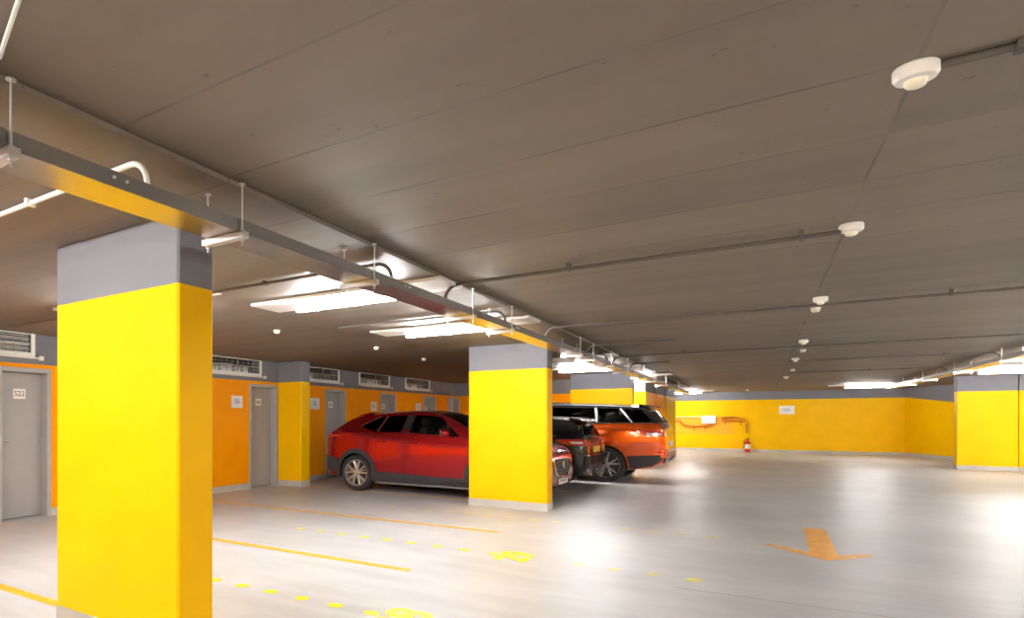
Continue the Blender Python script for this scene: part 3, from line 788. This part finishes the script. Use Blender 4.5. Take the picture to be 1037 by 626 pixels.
def build_car(name, label, spec, loc, rz, paint):
    c = Car(spec); root = thing(name, label, 'car', loc, rz, 'parked cars')
    R, W = c.R, c.W
    # hull with wheel wells
    hb = c.hull(); bmesh.ops.recalc_face_normals(hb, faces=hb.faces[:])
    body = obj('body', hb, [paint, INTER, BLACKP], root)
    cb = B()
    for x in c.wheels:
        for sg in (-1, 1):
            lathe(cb, [(R*1.12, -.20), (R*1.12, .20)], 40, 'y', (x, sg*(c.hw - .14), R*1.0))
    bmesh.ops.recalc_face_normals(cb, faces=cb.faces[:])
    cut = obj('cutter', cb, BLACKP)
    cut.parent = root
    md = body.modifiers.new('wells', 'BOOLEAN'); md.operation = 'DIFFERENCE'; md.object = cut; md.solver = 'EXACT'
    bpy.context.view_layer.update()
    dg = bpy.context.evaluated_depsgraph_get(); dg.update()
    me = bpy.data.meshes.new_from_object(body.evaluated_get(dg))
    body.modifiers.clear(); old = body.data; body.data = me; bpy.data.meshes.remove(old)
    bpy.data.objects.remove(cut)
    while len(me.materials) > 3: me.materials.pop()
    for p in me.polygons:
        q = p.center
        for x in c.wheels:
            if (q.x - x)**2 + (q.z - R)**2 < (R*1.115)**2 + .004 and abs(q.y) > c.hw - .36 and abs(math.hypot(q.x - x, q.z - R) - R*1.12) < .02 and abs(p.normal.y) < .5:
                p.material_index = 2
            elif abs(p.normal.y) > .9 and math.hypot(q.x - x, q.z - R) < R*1.1 and abs(abs(q.y) - (c.hw - .34)) < .02:
                p.material_index = 2
        if p.material_index > 2: p.material_index = 2
        p.use_smooth = True
    me.set_sharp_from_angle(angle=math.radians(32))
    # cabin frame, roof
    xa, xb = c.xr0 + .01, c.xw0 - .01; N = 26
    low = [(xa + (xb - xa)*i/N, c.bl(xa + (xb - xa)*i/N) - .012) for i in range(N + 1)]
    up = [(x, max(c.edge(x), z + .004)) for x, z in low]
    outer = low + list(reversed(up))
    fb = both(lambda sg: c.side([outer] + c.windows, 0.0, .035, sg))
    join_bm(fb, c.toppatch(c.xw1, c.xw0 - .01, .93, 1.0, 0.0, .03, 14, 2)); join_bm(fb, c.toppatch(c.xw1, c.xw0 - .01, -1.0, -.93, 0.0, .03, 14, 2))
    join_bm(fb, c.toppatch(c.xr0 + .01, c.xr1, .90, 1.0, 0.0, .03, 10, 2)); join_bm(fb, c.toppatch(c.xr0 + .01, c.xr1, -1.0, -.90, 0.0, .03, 10, 2))
    obj('cabin_frame', fb, c.frame_mat, root, smooth=35)
    obj('roof', c.toppatch(c.xr1, c.xw1, -1, 1, 0.0, .035, 20, 18), c.roof_mat, root, smooth=40)
    for lp in c.windows:
        for sg in (1, -1):
            obj('side_window', c.side([lp], -.008, .006, sg), c.glass_for(lp), root, smooth=30)
    obj('windscreen', c.toppatch(c.xw1 + .01, c.xw0 - .015, -.93, .93, -.006, .006), GLASSC, root, smooth=40)
    obj('rear_window', c.toppatch(c.xr0 + .015, c.xr1 - .01, -.90, .90, -.006, .006), GLASSD, root, smooth=40)
    # seats and steering wheel seen through the glass
    zb = c.bl(0)
    for (sx, w, nm) in ((c.seat, .24, 'front_seat'), (c.seat - .85, .30, 'rear_seat')):
        for sy in (-1, 1):
            bm = B(); y = sy*.36
            box(bm, sx - .10, sx + .02, y - w, y + w, zb - .05, zb + .13, .05); st = obj(nm, bm, SEATM, root, smooth=45)
            bm = B(); box(bm, sx - .11, sx - .02, y - .13, y + .13, zb + .155, zb + .29, .04)
            tube(bm, [(sx - .06, y - .06, zb + .1), (sx - .06, y - .06, zb + .18)], .008, 6); tube(bm, [(sx - .06, y + .06, zb + .1), (sx - .06, y + .06, zb + .18)], .008, 6)
            obj('headrest', bm, SEATM, st, smooth=45)
    bm = B()
    ctr = Vector((c.seat + .52, .36, zb + .03)); ax = Matrix.Rotation(math.radians(-65), 3, 'Y')
    tube(bm, [tuple(ctr + ax @ Vector((.18*math.cos(2*PI*k/24), .18*math.sin(2*PI*k/24), 0))) for k in range(25)], .014, 8, cap=False)
    obj('steering_wheel', bm, BLACKP, root, smooth=50)
    bm = B(); box(bm, c.seat + .60, c.xw0 - .12, -.60, .60, c.bl(c.xw0 - .1) - .06, c.bl(c.xw0 - .1) - .005, .02); obj('dashboard', bm, INTER, root)
    # wheels
    tb, rb, db = make_wheel(None, R, W, c.style)
    prot = obj('wheel', tb, TYRE, root, smooth=40); obj('rim', rb, ALLOY, prot, smooth=30); obj('brake_disc', db, DARKM, prot, smooth=30)
    prot['label'] = 'black tyre on a silver spoked rim'
    first = True
    for x in c.wheels:
        for sg in (1, -1):
            o = prot
            if not first:
                o = prot.copy(); COL.objects.link(o); o.parent = root
                for ch in list(prot.children):
                    k = ch.copy(); COL.objects.link(k); k.parent = o
            first = False
            o.location = (x, sg*(c.hw - .02 - W/2), R); o.rotation_euler = (0, 0, 0 if sg > 0 else PI)
    # mirrors
    for sg in (1, -1):
        bm = B(); y0 = c.Y(c.mir[0], c.mir[1])
        r = bmesh.ops.create_uvsphere(bm, u_segments=16, v_segments=10, radius=1.0)
        for v in r['verts']:
            p = v.co.copy()
            fx = .085 if p.x > 0 else .045
            v.co = Vector((c.mir[0] + p.x*fx, sg*(y0 + .13 + p.y*.115), c.mir[1] + .045 + p.z*.075*(1 - .15*p.y*sg)))
        tube(bm, [(c.mir[0] + .02, sg*(y0 - .02), c.mir[1] - .02), (c.mir[0] + .01, sg*(y0 + .06), c.mir[1] + .015)], .025, 8)
        mr = obj('door_mirror', bm, c.mirror_mat, root, smooth=50)
        bm = B(); box(bm, c.mir[0] - .048, c.mir[0] - .040, sg*(y0 + .13) - .085, sg*(y0 + .13) + .085, c.mir[1] - .005, c.mir[1] + .098, .003); obj('mirror_glass', bm, CHROME, mr)
    return root, c

def line_patch(c, pts, w, off, sg, th=.004):
    """thin strip along a polyline drawn in side view"""
    n = len(pts); L_, R_ = [], []
    for i, p in enumerate(pts):
        a = Vector(pts[max(i-1, 0)]); b = Vector(pts[min(i+1, n-1)]); d = (b - a).normalized(); nn = Vector((-d.y, d.x))*w/2
        L_.append(tuple(Vector(p) + nn)); R_.append(tuple(Vector(p) - nn))
    return c.side([L_ + list(reversed(R_))], off, th, sg)
def seam(c, root, pts, sides=(1, -1), w=.007):
    for sg in sides: obj('panel_gap', line_patch(c, pts, w, .0012, sg, .003), BLACKP, root)
def handle(c, root, x, z, m, sides=(1, -1)):
    for sg in sides:
        bm = B(); y = sg*c.Y(x, z)
        box(bm, x - .10, x + .10, y - .012 + sg*.022, y + .012 + sg*.022, z - .014, z + .014, .008)
        box(bm, x - .10, x - .07, y - .015, y + .015 + sg*.01, z - .012, z + .012, .004); box(bm, x + .07, x + .10, y - .015, y + .015 + sg*.01, z - .012, z + .012, .004)
        obj('door_handle', bm, m, root, smooth=40)
def archring(c, xw, z0, r0, r1, n=22, a0=-14, a1=194):
    o = [(xw + r1*math.cos(math.radians(a0 + (a1 - a0)*i/n)), z0 + r1*math.sin(math.radians(a0 + (a1 - a0)*i/n))) for i in range(n + 1)]
    i_ = [(xw + r0*math.cos(math.radians(a0 + (a1 - a0)*i/n)), z0 + r0*math.sin(math.radians(a0 + (a1 - a0)*i/n))) for i in range(n + 1)]
    return o + list(reversed(i_))

# ---- red crossover, nose towards the aisle
REDP = mat('red_metallic_paint', (0.43, 0.004, 0.012), rough=0.2, metal=0.85, coat=1.0, var=0.03)
rw = [rounded([(-1.33, 1.225), (-1.02, 1.135), (-.95, 1.13), (-.84, 1.425), (-.95, 1.41)], .04),
      rounded([(-.90, 1.13), (-.43, 1.125), (-.41, 1.44), (-.79, 1.428)], .03),
      rounded([(-.27, 1.12), (.72, 1.06), (.30, 1.40), (.10, 1.43), (-.25, 1.445)], .03)]
red = dict(
    top=[(-2.2, .82), (-2.19, .98), (-2.14, 1.06), (-2.02, 1.14), (-1.50, 1.455), (-1.40, 1.475), (-1.0, 1.51), (-.5, 1.535), (-.05, 1.53), (.22, 1.495), (.84, 1.25), (1.22, 1.055), (1.32, 1.025), (1.8, .955), (2.02, .90), (2.13, .83), (2.18, .74), (2.2, .58)],
    bot=[(-2.2, .56), (-2.15, .36), (-2.02, .27), (-1.8, .23), (1.8, .2), (2.05, .2), (2.15, .24), (2.2, .34)],
    belt=[(-2.2, 1.12), (-1.5, 1.13), (-.4, 1.11), (.8, 1.045), (1.22, 1.02), (2.2, 1.0)],
    prof=[(.15, .82), (.3, .875), (.55, .895), (.8, .90), (.95, .885), (1.1, .855), (1.25, .765), (1.45, .615), (1.56, .56)],
    plan=[(-2.2, .78), (-2.12, .87), (-1.95, .94), (-1.6, .985), (-1.0, 1.0), (1.0, 1.0), (1.6, .975), (1.95, .92), (2.1, .86), (2.2, .76)],
    xr0=-2.03, xr1=-1.50, xw1=.22, xw0=1.22, wheels=(-1.40, 1.26), R=.345, W=.215, hw=.90, style='pairs', seat=-.10, mir=(.50, 1.085),
    windows=rw, frame_mat=REDP, roof_mat=REDP, mirror_mat=REDP, glass_for=lambda lp: GLASSC if lp is rw[2] else GLASSD)
root, c = build_car('car', 'red crossover car parked behind the second pillar, tail to the orange wall', red, (-4.97, 10.64, 0), 0.0, REDP)
for sg in (1, -1):
    obj('sill_cladding', c.side([[(-1.06, .20), (.92, .20), (.92, .345), (.0, .365), (-1.0, .40), (-1.06, .40)]], .010, .02, sg), CLAD, root)
    obj('sill_trim', c.side([[(-.95, .168), (.88, .165), (.88, .197), (-.95, .2)]], .014, .03, sg), CHROME, root)
    for xw in c.wheels: obj('arch_cladding', c.side([archring(c, xw, c.R, c.R*1.09, c.R*1.34)], .012, .02, sg, .05, .05), CLAD, root)
    obj('rear_bumper_cladding', c.side([[(-2.15, .40), (-1.82, .30), (-1.83, .62), (-2.16, .66)]], .010, .02, sg), CLAD, root)
    obj('window_trim', line_patch(c, [(-1.345, 1.232), (-1.15, 1.335), (-.96, 1.422)], .016, .006, sg), CHROME, root)
    obj('quarter_bar', line_patch(c, [(-.935, 1.15), (-.825, 1.42)], .018, .004, sg), CHROME, root)
    obj('tail_lamp', c.side([rounded([(-2.14, 1.0), (-1.78, 1.03), (-1.80, 1.065), (-2.10, 1.085)], .02)], .010, .02, sg), LAMPR, root)
    obj('pillar_cover', c.side([[(-.42, 1.115), (-.27, 1.11), (-.25, 1.45), (-.40, 1.447)]], .003, .004, sg), BLACKP, root)
    obj('headlamp', c.side([rounded([(1.62, .80), (2.08, .66), (2.12, .72), (1.98, .82), (1.72, .875)], .02)], .008, .02, sg), LAMPW, root)
seam(c, root, [(-.355, 1.11), (-.35, .70), (-.38, .40)]); seam(c, root, [(.80, 1.03), (.86, .75), (.80, .36)]); seam(c, root, [(-1.03, 1.12), (-1.10, .95), (-1.0, .74), (-.93, .55), (-.92, .40)])
handle(c, root, -.20, .93, REDP); handle(c, root, -.98 + .12, .96, REDP)
bm = B(); sp_ = [(-1.56, 1.425), (-1.555, 1.447), (-1.32, 1.498), (-1.30, 1.475)]; vs = [[bm.verts.new((x, y, z)) for x, z in sp_] for y in (-.50, .50)]; [bm.faces.new((vs[0][k], vs[0][(k+1) % 4], vs[1][(k+1) % 4], vs[1][k])) for k in range(4)]; bm.faces.new(vs[0]); bm.faces.new(vs[1]); obj('roof_spoiler', bm, REDP, root)
# nose: grille, badge wings, plate, lower intake
obj('grille', c.end([rounded([(-.48, .70), (.48, .70), (.40, .50), (.22, .42), (-.22, .42), (-.40, .50)], .04)], .006, .03, 1), BLACKP, root)
gb = B()
for z in (.47, .53, .59, .65):
    w = .36 + (z - .42)*.3
    join_bm(gb, c.end([[(-w, z - .008), (w, z - .008), (w, z + .008), (-w, z + .008)]], .014, .01, 1))
obj('grille_bars', gb, DARKM, root)
obj('grille_wing', c.end([[(-.56, .68), (-.50, .69), (-.42, .50), (-.23, .405), (.23, .405), (.42, .50), (.50, .69), (.56, .68), (.46, .47), (.25, .375), (-.25, .375), (-.46, .47)]], .018, .02, 1), CHROME, root)
bm = B(); lathe(bm, [(0, 0), (.055, 0), (.055, .012), (.045, .016), (0, .016)], 24, 'y'); 
bmesh.ops.rotate(bm, verts=bm.verts[:], cent=(0, 0, 0), matrix=Matrix.Rotation(-PI/2, 3, 'Z'))
bmesh.ops.translate(bm, verts=bm.verts[:], vec=(c.xend(0, .60, 1) + .012, 0, .60)); obj('badge', bm, CHROME, root, smooth=40)
xp = c.xend(0, .40, 1)
bm = B(); box(bm, xp + .004, xp + .018, -.26, .26, .285, .395, .003); pl = obj('number_plate', bm, PLATE, root)
bm = B()
for k in range(6): box(bm, xp + .018, xp + .0188, -.19 + .066*k, -.155 + .066*k, .315, .365)
obj('plate_marks', bm, INK, pl)
obj('lower_intake', c.end([rounded([(-.62, .27), (.62, .27), (.56, .23), (-.56, .23)], .01)], .004, .02, 1), CLAD, root)
obj('chin_trim', c.end([[(-.60, .225), (.60, .225), (.54, .205), (-.54, .205)]], .012, .02, 1), CHROME, root)
bm = B()
obj('rear_plate', c.end([[(-.26, .72), (.26, .72), (.26, .83), (-.26, .83)]], .008, .01, -1), PLATE, root)

# ---- orange sport utility car, tail towards the aisle
ORP = mat('orange_metallic_paint', (0.78, 0.105, 0.002), rough=0.22, metal=0.7, coat=1.0, var=0.03)
BLKG = mat('black_gloss', (0.012, 0.012, 0.014), rough=0.12, coat=1.0)
ow = [rounded([(-.02, 1.30), (.88, 1.29), (.52, 1.56), (.34, 1.61), (-.02, 1.635)], .03),
      rounded([(-1.06, 1.305), (-.10, 1.30), (-.10, 1.638), (-1.0, 1.62)], .03),
      rounded([(-1.76, 1.30), (-1.14, 1.305), (-1.08, 1.618), (-1.50, 1.60)], .03),
      rounded([(-2.18, 1.305), (-1.84, 1.30), (-1.585, 1.595), (-1.98, 1.565)], .03)]
ora = dict(
    top=[(-2.43, .80), (-2.42, 1.02), (-2.36, 1.22), (-2.28, 1.32), (-2.03, 1.64), (-1.9, 1.685), (-1.4, 1.73), (-.6, 1.765), (0, 1.77), (.42, 1.72), (.9, 1.50), (1.28, 1.29), (1.36, 1.25), (1.9, 1.17), (2.25, 1.07), (2.38, .92), (2.42, .72)],
    bot=[(-2.43, .62), (-2.38, .46), (-2.25, .37), (-2.0, .31), (-1.6, .27), (1.9, .25), (2.2, .27), (2.36, .36), (2.42, .5)],
    belt=[(-2.43, 1.30), (-1.5, 1.285), (0, 1.28), (.9, 1.265), (1.28, 1.25), (2.42, 1.2)],
    prof=[(.2, .90), (.4, .945), (.65, .97), (.9, .985), (1.1, .975), (1.28, .93), (1.4, .865), (1.6, .745), (1.78, .69)],
    plan=[(-2.43, .80), (-2.36, .88), (-2.2, .945), (-1.9, .98), (-1.3, 1.0), (1.2, 1.0), (1.8, .975), (2.15, .92), (2.32, .84), (2.42, .72)],
    xr0=-2.30, xr1=-2.02, xw1=.42, xw0=1.28, wheels=(-1.29, 1.63), R=.385, W=.26, hw=.97, style='y', seat=.05, mir=(.80, 1.27),
    windows=ow, frame_mat=BLKG, roof_mat=BLKG, mirror_mat=BLKG, glass_for=lambda lp: GLASSD)
root, c = build_car('car', 'orange sport utility car with black roof, tail towards the aisle', ora, (-4.07, 15.13, 0), PI, ORP)
for sg in (1, -1):
    obj('lower_cladding', c.side([[(-.80, .27), (1.12, .27), (1.12, .40), (-.80, .44)]], .008, .02, sg), BLKG, root)
    obj('rear_valance', c.side([[(-2.36, .50), (-2.22, .40), (-1.95, .335), (-1.74, .30), (-1.70, .58), (-2.0, .60), (-2.39, .62)]], .008, .02, sg), CLAD, root)
    for xw in c.wheels: obj('arch_lip', c.side([archring(c, xw, c.R, c.R*1.09, c.R*1.17, a0=-2, a1=182)], .012, .02, sg, .05, .05), ORP, root)
    tlp = obj('tail_lamp', c.side([rounded([(-2.38, 1.01), (-2.05, 1.03), (-1.86, 1.115), (-1.88, 1.135), (-2.34, 1.13)], .015)], .008, .02, sg), LAMPR, root)
    obj('lamp_lens', c.side([rounded([(-2.36, 1.025), (-2.12, 1.04), (-2.06, 1.075), (-2.35, 1.075)], .01)], .0105, .006, sg), LAMPW, tlp)
    obj('belt_trim', line_patch(c, [(-2.2, 1.287), (-1.5, 1.283), (0, 1.278), (.9, 1.265)], .012, .006, sg), CHROME, root)
    obj('pillar_glint', line_patch(c, [(-1.80, 1.30), (-1.545, 1.60)], .022, .005, sg), ALLOY, root)  # thin silver strips stand in for reflections along the black pillars
    obj('pillar_glint', line_patch(c, [(-1.10, 1.31), (-1.04, 1.62)], .02, .005, sg), ALLOY, root)
    obj('pillar_glint', line_patch(c, [(-.06, 1.30), (-.06, 1.63)], .02, .005, sg), ALLOY, root)
    obj('roof_rail', line_patch(c, [(-1.9, 1.63), (-1.2, 1.675), (-.4, 1.705), (.3, 1.69)], .022, .012, sg, .02), ALLOY, root)
    obj('headlamp', c.side([rounded([(1.75, 1.05), (2.2, .94), (2.24, 1.0), (2.1, 1.06), (1.85, 1.12)], .02)], .008, .02, sg), LAMPW, root)
    obj('side_reflector', c.side([[(-2.35, .66), (-2.28, .66), (-2.28, .70), (-2.35, .70)]], .01, .01, sg), LAMPR, root)
seam(c, root, [(-.09, 1.27), (-.09, .7), (-.12, .44)]); seam(c, root, [(-1.02, 1.28), (-.95, .95), (-.84, .75), (-.80, .45)]); seam(c, root, [(.95, 1.26), (1.02, .8), (.98, .42)])
seam(c, root, [(-2.37, .90), (-1.75, .86), (-1.70, .62)])
handle(c, root, .06, 1.10, ORP); handle(c, root, -.92, 1.11, ORP)
bm = B(); 
sp_ = [(-2.16, 1.628), (-2.14, 1.660), (-1.9, 1.70), (-1.88, 1.665)]
vs = [[bm.verts.new((x, y, z)) for x, z in sp_] for y in (-.70, .70)]
for k in range(4): bm.faces.new((vs[0][k], vs[0][(k+1) % 4], vs[1][(k+1) % 4], vs[1][k]))
bm.faces.new(vs[0]); bm.faces.new(vs[1]); obj('roof_spoiler', bm, BLKG, root)
obj('tailgate_panel', c.end([[(-.62, 1.0), (.62, 1.0), (.62, 1.13), (-.62, 1.13)]], .006, .02, -1), BLKG, root)
for sg in (1, -1): obj('tail_lamp', c.end([rounded([(sg*.60, 1.01), (sg*.84, 1.01), (sg*.84, 1.13), (sg*.60, 1.13)], .01)], .010, .03, -1), LAMPR, root)
obj('rear_plate', c.end([[(-.26, .78), (.26, .78), (.26, .89), (-.26, .89)]], .012, .01, -1), PLATE, root)
obj('rear_bumper', c.end([rounded([(-.86, .55), (.86, .55), (.86, .74), (-.86, .74)], .03)], .035, .08, -1), ORP, root)
obj('diffuser', c.end([rounded([(-.80, .45), (.80, .45), (.84, .56), (-.84, .56)], .02)], .02, .06, -1), CLAD, root)
for sg in (1, -1):
    obj('exhaust_tip', c.end([rounded([(sg*.52, .47), (sg*.72, .47), (sg*.72, .54), (sg*.52, .54)], .02)], .03, .04, -1), CHROME, root)

# ---- black hatchback, tail towards the aisle, between the other two
BLKP = mat('black_car_paint', (0.010, 0.011, 0.013), rough=0.25, coat=0.3, metal=0.0, spec=0.3)
bw = [rounded([(-.10, 1.02), (.74, 1.0), (.40, 1.25), (.2, 1.325), (-.10, 1.35)], .03),
      rounded([(-.95, 1.03), (-.20, 1.02), (-.20, 1.352), (-.85, 1.335)], .03),
      rounded([(-1.55, 1.06), (-1.05, 1.035), (-.96, 1.33), (-1.4, 1.29)], .03)]
blk = dict(
    top=[(-2.15, .72), (-2.145, .90), (-2.10, 1.0), (-2.06, 1.05), (-1.90, 1.34), (-1.78, 1.39), (-1.2, 1.435), (-.5, 1.47), (0, 1.465), (.25, 1.43), (.75, 1.19), (1.12, 1.01), (1.2, .98), (1.7, .90), (1.98, .81), (2.1, .70), (2.15, .56)],
    bot=[(-2.15, .48), (-2.1, .34), (-1.98, .27), (-1.7, .22), (1.7, .19), (2.0, .2), (2.15, .34)],
    belt=[(-2.15, 1.05), (-1.5, 1.03), (-.2, 1.005), (.75, .985), (1.12, .975), (2.15, .9)],
    prof=[(.15, .80), (.3, .865), (.55, .89), (.75, .895), (.9, .88), (1.02, .85), (1.2, .745), (1.4, .62), (1.48, .57)],
    plan=[(-2.15, .82), (-2.08, .90), (-1.95, .955), (-1.6, .99), (-1.0, 1.0), (1.0, 1.0), (1.6, .97), (1.9, .91), (2.05, .84), (2.15, .70)],
    xr0=-2.07, xr1=-1.88, xw1=.24, xw0=1.12, wheels=(-1.33, 1.27), R=.32, W=.205, hw=.89, style='y', seat=-.1, mir=(.62, 1.0),
    windows=bw, frame_mat=BLKP, roof_mat=BLKP, mirror_mat=BLKP, glass_for=lambda lp: GLASSD)
root, c = build_car('car', 'black hatchback squeezed between the red and the orange car', blk, (-4.86, 12.93, 0), PI, BLKP)
for sg in (1, -1):
    tlp = obj('tail_lamp', c.side([rounded([(-2.10, .86), (-1.80, .87), (-1.58, .95), (-1.62, .975), (-2.08, .985)], .02)], .008, .02, sg), LAMPR, root)
    obj('lamp_lens', c.side([rounded([(-2.08, .90), (-1.90, .90), (-1.84, .935), (-2.07, .94)], .01)], .0105, .006, sg), LAMPW, tlp)
    obj('bumper_reflector', c.end([[(sg*.62, .70), (sg*.72, .70), (sg*.72, .84), (sg*.62, .84)]], .010, .02, -1), LAMPA, root)
    obj('tail_lamp', c.end([rounded([(sg*.50, .86), (sg*.78, .86), (sg*.78, .985), (sg*.50, .975)], .02)], .010, .03, -1), LAMPR, root)
    obj('fog_lamp', c.end([rounded([(sg*.55, .40), (sg*.68, .40), (sg*.68, .50), (sg*.55, .50)], .02)], .010, .02, -1), LAMPA, root)
    obj('sill_cladding', c.side([[(-.96, .20), (.9, .19), (.9, .28), (-.96, .30)]], .008, .02, sg), CLAD, root)
    obj('belt_trim', line_patch(c, [(-1.6, 1.045), (-1.0, 1.02), (-.1, 1.0), (.75, .985)], .012, .006, sg), CHROME, root)
    obj('headlamp', c.side([rounded([(1.58, .76), (2.0, .64), (2.04, .70), (1.9, .78), (1.66, .83)], .02)], .008, .02, sg), LAMPW, root)
seam(c, root, [(-.15, 1.0), (-.15, .6), (-.18, .3)]); seam(c, root, [(-1.0, 1.02), (-.98, .8), (-.90, .6), (-.88, .3)]); seam(c, root, [(-2.12, .70), (-1.68, .68), (-1.64, .55)])
handle(c, root, 0.0, .86, CHROME); handle(c, root, -.84, .88, CHROME)
bm = B(); sp_ = [(-2.02, 1.33), (-2.0, 1.362), (-1.78, 1.405), (-1.76, 1.37)]
vs = [[bm.verts.new((x, y, z)) for x, z in sp_] for y in (-.58, .58)]
for k in range(4): bm.faces.new((vs[0][k], vs[0][(k+1) % 4], vs[1][(k+1) % 4], vs[1][k]))
bm.faces.new(vs[0]); bm.faces.new(vs[1]); obj('roof_spoiler', bm, BLKP, root)
obj('tailgate_chrome', c.end([[(-.56, 1.0), (.56, 1.0), (.56, 1.02), (-.56, 1.02)]], .014, .02, -1), CHROME, root)
obj('rear_bumper', c.end([rounded([(-.80, .44), (.80, .44), (.80, .66), (-.80, .66)], .04)], .035, .09, -1), BLKP, root)
obj('bumper_trim', c.end([[(-.76, .665), (.76, .665), (.76, .685), (-.76, .685)]], .03, .06, -1), CHROME, root)
obj('rear_plate', c.end([[(-.26, .72), (.26, .72), (.26, .83), (-.26, .83)]], .012, .01, -1), PLATEY, root)
for sg in (1, -1):
    bm = B(); tube(bm, [(-2.02, sg*.5, .30), (-2.17, sg*.5, .30)], .035, 14); obj('exhaust_tip', bm, CHROME, root, smooth=40)

# ------------------------------------------------------------------ world, camera, view
w = bpy.data.worlds.new('garage_air'); S.world = w; w.use_nodes = True
w.node_tree.nodes['Background'].inputs['Color'].default_value = (0.9, 0.93, 1, 1)
w.node_tree.nodes['Background'].inputs['Strength'].default_value = 0.1

cam = bpy.data.cameras.new('camera'); co = bpy.data.objects.new('camera', cam); COL.objects.link(co)
F = 617.0
cam.sensor_width = 36.0; cam.sensor_fit = 'HORIZONTAL'; cam.lens = F/1037*36
cam.shift_x = (518.5 - 340)/1037; cam.shift_y = (425 - 313)/1037
cam.clip_start = 0.05; cam.clip_end = 200
co.location = (0, 0, 1.36); co.rotation_euler = (PI/2, 0, math.radians(35))
S.camera = co
vs_ = S.view_settings
S.display_settings.display_device = 'sRGB'
vs_.view_transform = 'Standard'; vs_.look = 'None'; vs_.exposure = 2.46; vs_.gamma = 1.0; vs_.use_curve_mapping = False
cy_ = S.cycles
cy_.use_denoising = True
cy_.max_bounces = 10; cy_.diffuse_bounces = 6; cy_.glossy_bounces = 5; cy_.transparent_max_bounces = 16
cy_.sample_clamp_indirect = 8.0
cy_.caustics_reflective = False; cy_.caustics_refractive = False
